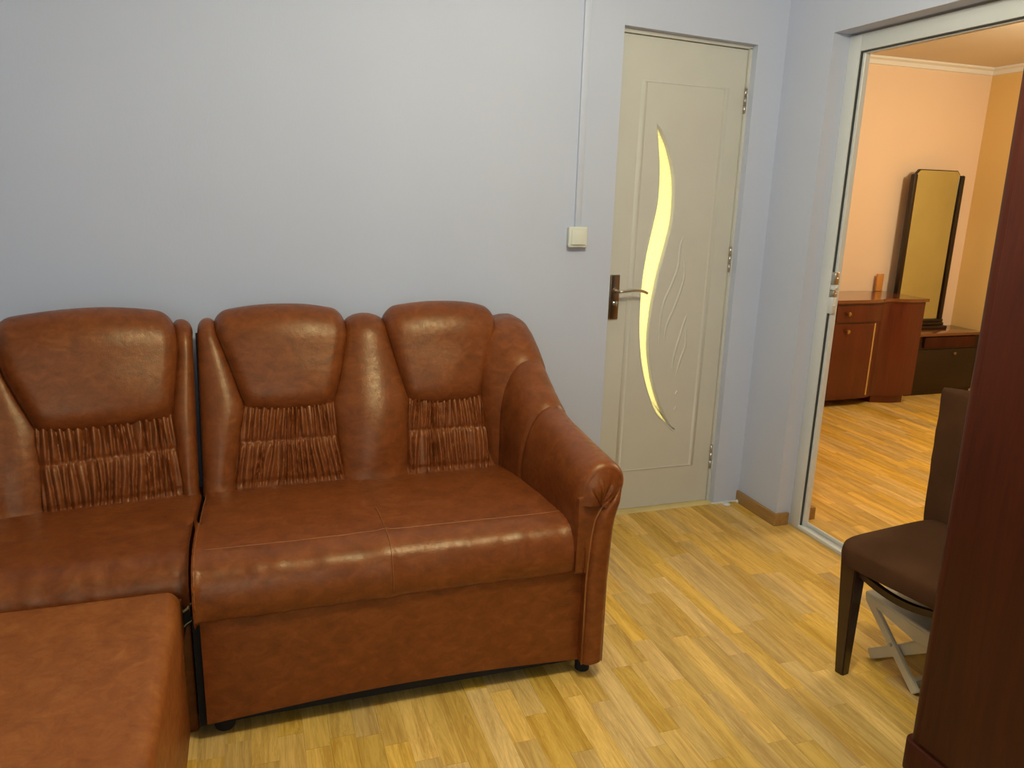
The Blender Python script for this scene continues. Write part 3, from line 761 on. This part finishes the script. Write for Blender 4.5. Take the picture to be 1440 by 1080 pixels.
# ================================================================== CORNER SECTION
cor = empty('corner_sofa_unit', (-2.86, -0.60, 0), 'brown leather corner sofa unit with large headrest at the left of the picture', 'sofa')
CT = 2*PL+TURN*PR
cs = bmesh.new(); box_bm(-3.36, -2.360, -0.975, -0.12, 0.0, 0.355, bm=cs)
link('carcass', cs, M_leather, cor)
link('front_panel', box_bm(-3.36, -2.358, -1.000, -0.975, 0.0, 0.345, 0.006, 2), M_leather, cor, 40)
fin('back_shell', grid_bm(lambda u, v: mapC(-0.05*0+(-0.002-0.18*profile(0.8*v)[0].x)*(1-u)+CT*u, 0.80*v, -0.012), 40, 40), cor)
def edge_t(s): return -0.008-0.205*min(profile(s)[0].x, 0.24)
hr_r = interp([(s_of(0.40), 0.045), (s_of(0.66), 0.046), (s_of(0.69), 0.036), (s_of(0.74), 0.026), (s_of(0.867), -0.002), (s_of(0.966), -0.006), (s_of(1.08), 0.022)])
hr_l = interp([(s_of(0.40), 0.40), (s_of(0.66), 0.404), (s_of(0.69), 0.421), (s_of(0.76), 0.450), (s_of(0.845), 0.486), (s_of(0.95), 0.503), (s_of(1.08), 0.503)])
fin('headrest', patch(mapC, hr_r, hr_l, wave(0.664, 0.012), const(ST-0.03), pillow(0.050, 0.050, 0.15, 0.30, 0.020, 14.0), 40, 40), cor, 65)
sym = lambda f: (lambda s: CT-f(s))
fin('headrest', patch(mapC, lambda s_: CT-max(0.484, hr_l(s_)), sym(hr_r), wave(0.664, 0.012), const(ST-0.03), pillow(0.050, 0.050, 0.15, 0.30, 0.020, 21.0), 40, 40), cor, 65)
cg_r = interp([(s_of(0.44), 0.036), (s_of(0.69), 0.040)]); cg_l = interp([(s_of(0.44), 0.420), (s_of(0.69), 0.420)])
gp(mapC, cg_r, cg_l, 18, 4.0, parent=cor, A=0.017); gp(mapC, const(CT-0.486), sym(cg_r), 20, 17.0, parent=cor, A=0.017)
column(mapC, edge_t, interp([(s_of(0.43), 0.042), (s_of(0.69), 0.044), (s_of(0.76), 0.028), (s_of(0.867), 0.006), (s_of(1.1), 0.002)]), 0.034, cor, 3.0, low=0.008)
column(mapC, interp([(s_of(0.43), 0.414), (s_of(0.69), 0.412), (s_of(0.76), 0.446), (s_of(0.85), 0.484), (s_of(0.95), 0.501), (s_of(1.1), 0.501)]), interp([(s_of(0.43), CT-0.480), (s_of(0.69), CT-0.480), (s_of(0.76), CT-0.486), (s_of(0.85), CT-0.494), (s_of(0.95), CT-0.503), (s_of(1.1), CT-0.503)]), 0.020, cor, 9.0, low=0.008)
cseat = fin('seat_cushion', seatmesh(-3.30, -2.354, -0.34, -1.000, 0.438, 0.474, 0.352, rough=0.011, seed=6.0, endr=0.030), cor, 70)
link('seam', tube_bm([(-2.402+0.0*i, -0.42-0.50*i/20, 0.4475+0.020*i/20) for i in range(21)], 0.002, 6), M_seam, cseat, 60)
# torn corner of the cover
link('torn_patch', prism_bm([(-2.384, 0.350), (-2.372, 0.362), (-2.356, 0.372), (-2.354, 0.330), (-2.368, 0.318), (-2.374, 0.285), (-2.380, 0.31)], 'y', -1.0095, -0.999), M_black, cor, label='torn hole showing black lining')
link('torn_foam', tube_bm([(-2.386, -1.009, 0.350), (-2.374, -1.0125, 0.363), (-2.362, -1.0125, 0.371), (-2.353, -1.010, 0.384)], 0.0030, 6), M_foam, cor, 60, label='pale frayed edge of the torn cover')
link('torn_foam', tube_bm([(-2.375, -1.0115, 0.319), (-2.367, -1.0125, 0.328), (-2.354, -1.012, 0.336)], 0.0018, 6), M_foam, cor, 60)

# ================================================================== FOOTSTOOL
ott = empty('leather_footstool', (-2.68, -1.36, 0), 'brown leather footstool in front of the corner unit, nearest the camera', 'footstool')
OX0, OX1, OYa, OYb = -2.88, -2.372, -1.72, -1.022
def cushion_bm(x0, x1, y0, y1, z0, z1, r, dm, seed, n=40):
    def fn(u, v):
        # v: 0 bottom rim .. 1 top centre ; u round the rectangle
        pass
    b = bmesh.new(); us = [0.5-0.5*math.cos(pi*i/n) for i in range(n+1)]
    V = []
    for u in us:
        row = []
        for v in us:
            x = x0+(x1-x0)*u; y = y0+(y1-y0)*v
            dx = min(u, 1-u)*(x1-x0)/r; dy = min(v, 1-v)*(y1-y0)/r
            kx = 0 if dx >= 1 else 1-dx; ky = 0 if dy >= 1 else 1-dy
            k = min(1, math.hypot(kx, ky)); z = z1-r*(1-math.sqrt(max(0, 1-k*k)))+dm*math.sin(pi*u)*math.sin(pi*v)+0.002*nz(x*4+seed, y*4, 0)
            row.append(b.verts.new((x, y, z)))
        V.append(row)
    m = len(us)-1
    for i in range(m):
        for j in range(m): b.faces.new((V[i][j], V[i+1][j], V[i+1][j+1], V[i][j+1]))
    ring = [V[i][0] for i in range(m)]+[V[m][j] for j in range(m)]+[V[i][m] for i in range(m, 0, -1)]+[V[0][j] for j in range(m, 0, -1)]
    low = [b.verts.new((v.co.x, v.co.y, z0)) for v in ring]
    for i in range(len(ring)): b.faces.new((ring[i-1], ring[i], low[i], low[i-1]))
    b.faces.new(low)
    return b
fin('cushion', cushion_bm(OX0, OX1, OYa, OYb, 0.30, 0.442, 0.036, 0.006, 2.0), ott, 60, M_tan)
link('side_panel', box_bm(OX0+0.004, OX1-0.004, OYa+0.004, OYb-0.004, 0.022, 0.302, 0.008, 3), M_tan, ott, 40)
for x in (OX0+0.05, OX1-0.05):
    for y in (OYa+0.05, OYb-0.05): link('foot', lathe_bm([(0.02, 0), (0.022, 0.024)], (x, y, 0), 'z', 14), M_black, ott, 40)

# ================================================================== WARDROBE
wr = empty('wardrobe', (-0.32, -2.30, 0), 'tall dark mahogany wardrobe at the right edge in front of the chair', 'wardrobe')
WX0, WX1, WY0, WY1 = -0.626, -0.03, -2.95, -1.642
def rounded_rect(x0, x1, y0, y1, r, n=8):
    """plan with the front corners (x0 side) rounded"""
    p = [(x1, y0), (x1, y1)]
    for k in range(n+1): a = pi/2+k*pi/2/n; p.append((x0+r+r*math.cos(a), y1-r+r*math.sin(a)))
    for k in range(n+1): a = pi+k*pi/2/n; p.append((x0+r+r*math.cos(a), y0+r+r*math.sin(a)))
    return p
link('carcass', prism_bm(rounded_rect(WX0, WX1, WY0, WY1, 0.030), 'z', 0.085, 2.12), M_mahog, wr, 35)
link('plinth', prism_bm(rounded_rect(WX0-0.010, WX1, WY0-0.008, WY1+0.008, 0.030), 'z', 0.0, 0.088, 0.004, 2), M_mahog, wr, 35)
link('cornice', prism_bm(rounded_rect(WX0-0.03, WX1, WY0-0.02, WY1+0.02, 0.035), 'z', 2.12, 2.17, 0.006, 2), M_mahog, wr, 35)
for a, c in ((-1.682, -2.290), (-2.298, -2.91)):
    dr = link('door_panel', box_bm(WX0-0.006, WX0+0.004, c, a, 0.10, 2.10, 0.004, 2), M_mahog, wr, 35)
    ky = c+0.045 if a > -1.7 else a-0.045
    link('knob', lathe_bm([(0.006, 0), (0.006, -0.012), (0.014, -0.018), (0.013, -0.026), (0, -0.029)], (WX0-0.006, ky, 1.05), 'x', 16), M_brass, dr, 50)

wr.rotation_euler = (math.radians(-0.35), math.radians(-0.55), 0); wr.location.z += 0.0035
# ================================================================== CHAIR
CH_A = math.radians(190)                      # facing direction (−x, slightly towards the camera)
chair = empty('covered_chair', (-0.34, -1.38, 0), 'brown stretch covered chair with dark tapered legs beside the wardrobe', 'chair')
fwd = Vector((math.cos(CH_A), math.sin(CH_A))); sdv = Vector((-fwd.y, fwd.x))     # side: + = towards camera side? checked below
CC = Vector((-0.297, -1.390))                 # seat centre
def CW(a, b, z): p = CC+fwd*a-sdv*b; return Vector((p.x, p.y, z))          # a forward, b to the far (+y) side
SD, SW = 0.225, 0.198
def seat_f(u, v):
    # superellipse plan, v from rim bottom to the top centre
    a = 2*pi*u; ca, sa = math.cos(a), math.sin(a); p = 0.30
    ex = math.copysign(abs(ca)**p, ca); ey = math.copysign(abs(sa)**p, sa)
    if v < 0.5:
        q = v/0.5; z = 0.372+0.050*q+0.004*nz(u*30, q*2, 1.0); k = 1.0+0.012*math.sin(pi*q)+0.005*nz(u*24, 4.0, q)
    else:
        q = (v-0.5)/0.5; k = 1-q; z = 0.422+0.030*math.sqrt(max(0, 1-k**5))+0.006*(1-k)
    return CW(SD*ex*k, (SW+0.012*ex)*ey*k, z)
vv = [0, 0.03, 0.08, 0.15, 0.25, 0.35, 0.45, 0.5, 0.505, 0.515, 0.53, 0.55, 0.58, 0.63, 0.7, 0.8, 0.9, 1.0]
b = grid_bm(seat_f, 72, 1, [i/72 for i in range(73)], vv); bmesh.ops.remove_doubles(b, verts=b.verts[:], dist=1e-5)
fin('seat', b, chair, 60, M_fabric)
def back_f(u, v):
    a = 2*pi*u; ca, sa = math.cos(a), math.sin(a); ey = math.copysign(abs(sa)**0.35, sa); ex = math.copysign(abs(ca)**0.6, ca)
    z = 0.40+0.465*v; lean = -SD+0.035-0.0*v
    k = 1.0; th = 0.024
    wd = 0.012*v
    if v > 0.96: th *= math.sqrt(max(0.0, 1-((v-0.96)/0.04)**2))
    top = 0.012*(1-(ey)**2)*v
    return CW(lean+th*ex, (SW-0.006+wd+0.002*math.sin(pi*v)+0.003*nz(v*9, u*3, 2.0))*ey, z+top)
b = grid_bm(back_f, 48, 1, [i/48 for i in range(49)], [0, .03, .06, .1, .2, .3, .4, .5, .6, .7, .8, .88, .93, .96, .97, .98, .99, 1.0]); bmesh.ops.remove_doubles(b, verts=b.verts[:], dist=1e-5)
fin('backrest', b, chair, 60, M_fabric)
def leg_bm(a0, b0, a1, b1, w0, w1, z1):
    bb = bmesh.new(); R = []
    for a, c, w, z in ((a0, b0, w0, 0.0), ((a0+a1)/2, (b0+b1)/2, (w0+w1)/2, z1/2), (a1, b1, w1, z1)):
        R.append([bb.verts.new(CW(a+i*w/2, c+j*w/2, z)) for i, j in ((-1, -1), (1, -1), (1, 1), (-1, 1))])
    for A, B in zip(R, R[1:]):
        for k in range(4): bb.faces.new((A[k], A[(k+1) % 4], B[(k+1) % 4], B[k]))
    bb.faces.new(R[0][::-1]); bb.faces.new(R[-1]); bmesh.ops.recalc_face_normals(bb, faces=bb.faces[:])
    bmesh.ops.bevel(bb, geom=[e for e in bb.edges if abs((e.verts[0].co-e.verts[1].co).z) > 0.1], offset=0.003, segments=2, affect='EDGES')
    return bb
for sgn in (1, -1):
    link('leg', leg_bm(SD-0.052, sgn*(SW-0.045), SD-0.042, sgn*(SW-0.038), 0.030, 0.054, 0.385), M_leg, chair, 30)
    link('leg', leg_bm(-SD-0.02, sgn*(SW-0.045), -SD+0.035, sgn*(SW-0.040), 0.030, 0.046, 0.42), M_leg, chair, 30)
def apron(p, q, drop):
    bb = bmesh.new(); R = []
    for i in range(17):
        k = i/16; c = p.lerp(q, k); s = -drop*math.sin(pi*k)
        d = (q-p).normalized(); nn = Vector((-d.y, d.x, 0))
        R.append([bb.verts.new(c+nn*x+Vector((0, 0, z+s))) for x, z in ((-0.008, -0.010), (0.008, -0.010), (0.008, 0.010), (-0.008, 0.010))])
    for A, B in zip(R, R[1:]):
        for k in range(4): bb.faces.new((A[k], A[(k+1) % 4], B[(k+1) % 4], B[k]))
    bb.faces.new(R[0][::-1]); bb.faces.new(R[-1]); bmesh.ops.recalc_face_normals(bb, faces=bb.faces[:]); return bb
link('seat_rail', box_bm(0, 0.001, 0, 0.001, 0, 0.001), M_leg, chair).data.clear_geometry() if False else None
link('front_bow', apron(CW(SD-0.045, SW-0.05, 0.352), CW(SD-0.045, -SW+0.05, 0.352), 0.030), M_leg, chair, 40, label='thin curved bow below the seat front')
rl = bmesh.new()
for p, q in ((CW(SD-0.03, SW-0.05, 0.370), CW(SD-0.03, -SW+0.05, 0.370)), (CW(SD-0.05, SW-0.028, 0.370), CW(-SD+0.04, SW-0.028, 0.370)), (CW(SD-0.05, -SW+0.028, 0.370), CW(-SD+0.04, -SW+0.028, 0.370))): merge(rl, apron(p, q, 0.0))
link('seat_rail', rl, M_leg, chair, 40)

# ================================================================== FOLDING STEP STOOL under the chair
stl = empty('folding_step_stool', (-0.25, -1.31, 0), 'grey beige plastic folding step stool standing under the covered chair', 'stool')
SY0, SY1, SX0, SX1, SZ = -1.450, -1.195, -0.372, -0.150, 0.222
def bar(p, q, w, t, ax='x'):
    """flat bar from p to q in a plane of constant x, width w in-plane, thickness t along x"""
    p, q = Vector(p), Vector(q); d = (q-p).normalized(); n = Vector((0, -d.z, d.y)); bb = bmesh.new()
    R = [[bb.verts.new(c+n*i*w/2+Vector((j*t/2, 0, 0))) for i, j in ((-1, -1), (1, -1), (1, 1), (-1, 1))] for c in (p, q)]
    for k in range(4): bb.faces.new((R[0][k], R[0][(k+1) % 4], R[1][(k+1) % 4], R[1][k]))
    bb.faces.new(R[0][::-1]); bb.faces.new(R[1]); bmesh.ops.recalc_face_normals(bb, faces=bb.faces[:])
    bmesh.ops.bevel(bb, geom=bb.edges[:], offset=0.0025, segments=2, affect='EDGES'); return bb
top = link('step_top', box_bm(SX0, SX1, SY0, SY1, SZ-0.012, SZ, 0.005, 3), M_stool, stl, 40)
for x in (SX0+0.004, SX1-0.004):
    ap = prism_bm([(SY1-0.002, SZ-0.010), (SY0+0.002, SZ-0.010), (SY0+0.004, SZ-0.050), (SY0+0.05, SZ-0.056), (SY1-0.035, SZ-0.030), (SY1-0.004, SZ-0.022)], 'x', x-0.004, x+0.004, 0.0015, 1)
    link('apron', ap, M_stool, top, 40)
for x, k in ((SX0+0.018, 0), (SX1-0.018, 1)):
    link('leg', bar((x-0.008, SY1-0.008, SZ-0.018), (x-0.008, SY0+0.022, 0.008), 0.031, 0.013), M_stool, stl, 40)
    link('leg', bar((x+0.010, SY0+0.018, SZ-0.058), (x+0.010, SY1-0.030, 0.010), 0.033, 0.013), M_stool, stl, 40)
    link('pivot_pin', lathe_bm([(0.006, 0), (0.006, -0.01), (0.004, -0.012), (0, -0.012)], (x-0.012, (SY0+SY1)/2+0.004, 0.104), 'x', 12), M_stool, stl, 40)
fb_ = box_bm(SX0+0.012, SX1-0.012, SY0+0.034, SY0+0.052, 0.010, 0.040, 0.003, 2); link('cross_bar', fb_, M_stool, stl, 40)
link('cross_bar', box_bm(SX0+0.022, SX1-0.022, SY1-0.050, SY1-0.034, 0.006, 0.030, 0.003, 2), M_stool, stl, 40)

# ================================================================== NEXT ROOM FURNITURE
cab = empty('mahogany_cabinet', (1.75, 1.50, 0), 'low red mahogany cabinet with curved end against the peach wall', 'cabinet')
CX0, CX1, CYF, CYB, CZ = 1.05, 2.360, 1.285, 1.705, 0.765
def front_y(x):
    """plan of the wavy front"""
    return CYF+0.045*math.exp(-((x-2.06)/0.085)**2)-0.006*math.exp(-((x-2.27)/0.10)**2)
def wavy(name, x0, x1, off, z0, z1, mat, parent, back=None, n=40, bev=0):
    xs = [x0+(x1-x0)*i/n for i in range(n+1)]
    pts = [(x, front_y(x)+off) for x in xs]
    pts += [(x1, back), (x0, back)] if back is not None else [(x, front_y(x)+off+0.016) for x in xs[::-1]]
    return link(name, prism_bm(pts, 'z', z0, z1, bev, 1), mat, parent, 30)
wavy('carcass', CX0, CX1, 0.004, 0.060, CZ-0.022, M_cab, cab, CYB)
wavy('top', CX0-0.01, CX1+0.014, -0.014, CZ-0.022, CZ, M_cabtop, cab, CYB+0.015)
for a, c in ((1.14, 1.575), (1.585, 1.985)):
    dw = wavy('drawer', a, c, -0.012, CZ-0.150, CZ-0.040, M_cab, cab, None, 10)
    link('knob', lathe_bm([(0.006, 0), (0.006, -0.012), (0.015, -0.018), (0.013, -0.027), (0, -0.030)], (1.675 if a > 1.5 else (a+c)/2, CYF-0.010, CZ-0.092), 'y', 16), M_brass, dw, 50)
    c = c-0.045 if a > 1.5 else c
    dd = wavy('door', a, c, -0.006, 0.085, CZ-0.165, M_cab, cab, None, 10)
    link('knob', lathe_bm([(0.006, 0), (0.006, -0.012), (0.015, -0.018), (0.013, -0.027), (0, -0.030)], (1.690 if a > 1.5 else c-0.05, CYF-0.004, CZ-0.215), 'y', 16), M_brass, dd, 50)
    link('edge_strip', box_bm(c-0.012, c-0.002, CYF-0.012 if a < 1.5 else front_y(c)-0.011, CYF+0.006 if a < 1.5 else front_y(c)+0.006, 0.085, CZ-0.165), M_inlay, dd)
wavy('foot', 2.06, 2.30, 0.03, 0.0, 0.062, M_cab, cab, CYB-0.05)
wavy('foot', 1.08, 1.30, 0.06, 0.0, 0.062, M_cab, cab, CYB-0.05)

dt = empty('dressing_table', (2.78, 1.55, 0), 'low dark dressing table in the corner under the tall mirror', 'dressing table')
TX0, TX1, TYF, TYB, TZ = 2.46, 3.115, 1.42, 1.715, 0.482
link('top', box_bm(TX0-0.01, TX1, TYF-0.012, TYB, TZ-0.022, TZ, 0.004, 2), M_cabtop, dt, 35)
link('carcass', box_bm(TX0, TX1-0.005, TYF+0.02, TYB-0.01, 0.03, TZ-0.022), M_dress, dt)
dr = link('drawer', box_bm(TX0+0.10, TX1-0.06, TYF+0.002, TYF+0.022, TZ-0.115, TZ-0.030, 0.003, 2), M_mahog, dt, 35)
d_ = link('door', box_bm(TX0+0.03, TX1-0.02, TYF+0.012, TYF+0.024, 0.045, TZ-0.128, 0.003, 2), M_dress, dt, 35)
link('knob', lathe_bm([(0.005, 0), (0.005, -0.01), (0.012, -0.015), (0, -0.024)], (2.87, TYF+0.012, 0.32), 'y', 14), M_bronze, d_, 50)
link('plinth', box_bm(TX0+0.01, TX1-0.01, TYF+0.03, TYB-0.02, 0.0, 0.031), M_dress, dt)

mi = empty('tall_mirror', (2.63, 1.62, TZ), 'tall narrow mirror in dark wooden frame standing on the dressing table', 'mirror')
MX0, MX1, MZ0, MZ1, MY = 2.450, 2.862, 0.555, 1.655, 1.625
def chamf(x0, x1, z0, z1, c): return [(x0, z0), (x1, z0), (x1, z1-c), (x1-c, z1), (x0+c, z1), (x0, z1-c)]
link('backboard', prism_bm(chamf(MX0-0.002, MX1+0.002, MZ0, MZ1+0.004, 0.028), 'y', MY+0.004, MY+0.022), M_dress, mi)
link('glass', prism_bm(chamf(MX0+0.004, MX1-0.004, MZ0, MZ1-0.002, 0.026), 'y', MY-0.002, MY+0.004, 0.0015, 1), M_mirror, mi, label='mirror glass tinted toward the yellow wall it reflects')
for x in (MX0-0.034, MX1+0.002): link('side_post', prism_bm([(x, MZ0-0.02), (x+0.032, MZ0-0.02), (x+0.032, MZ1-0.035), (x+0.016, MZ1-0.028), (x, MZ1-0.035)], 'y', MY-0.016, MY+0.022, 0.004, 2), M_dress, mi, 35)
for x0, x1, y0, z0, z1 in ((MX0-0.045, MX1+0.05, 1.565, TZ, TZ+0.026), (MX0-0.03, MX1+0.03, 1.585, TZ+0.026, TZ+0.050), (MX0-0.036, MX1+0.036, 1.60, TZ+0.050, MZ0)):
    link('base_step', box_bm(x0, x1, y0, 1.66, z0, z1, 0.005, 2), M_dress, mi, 35)

o = link('wooden_strip', box_bm(2.290, 2.350, 1.690, 1.705, CZ+0.001, CZ+0.130, 0.003, 2), M_orange, None, 35, origin=(2.32, 1.70, CZ)); tag(o, 'short orange wooden strip standing on the cabinet top left of the mirror', 'wood strip')
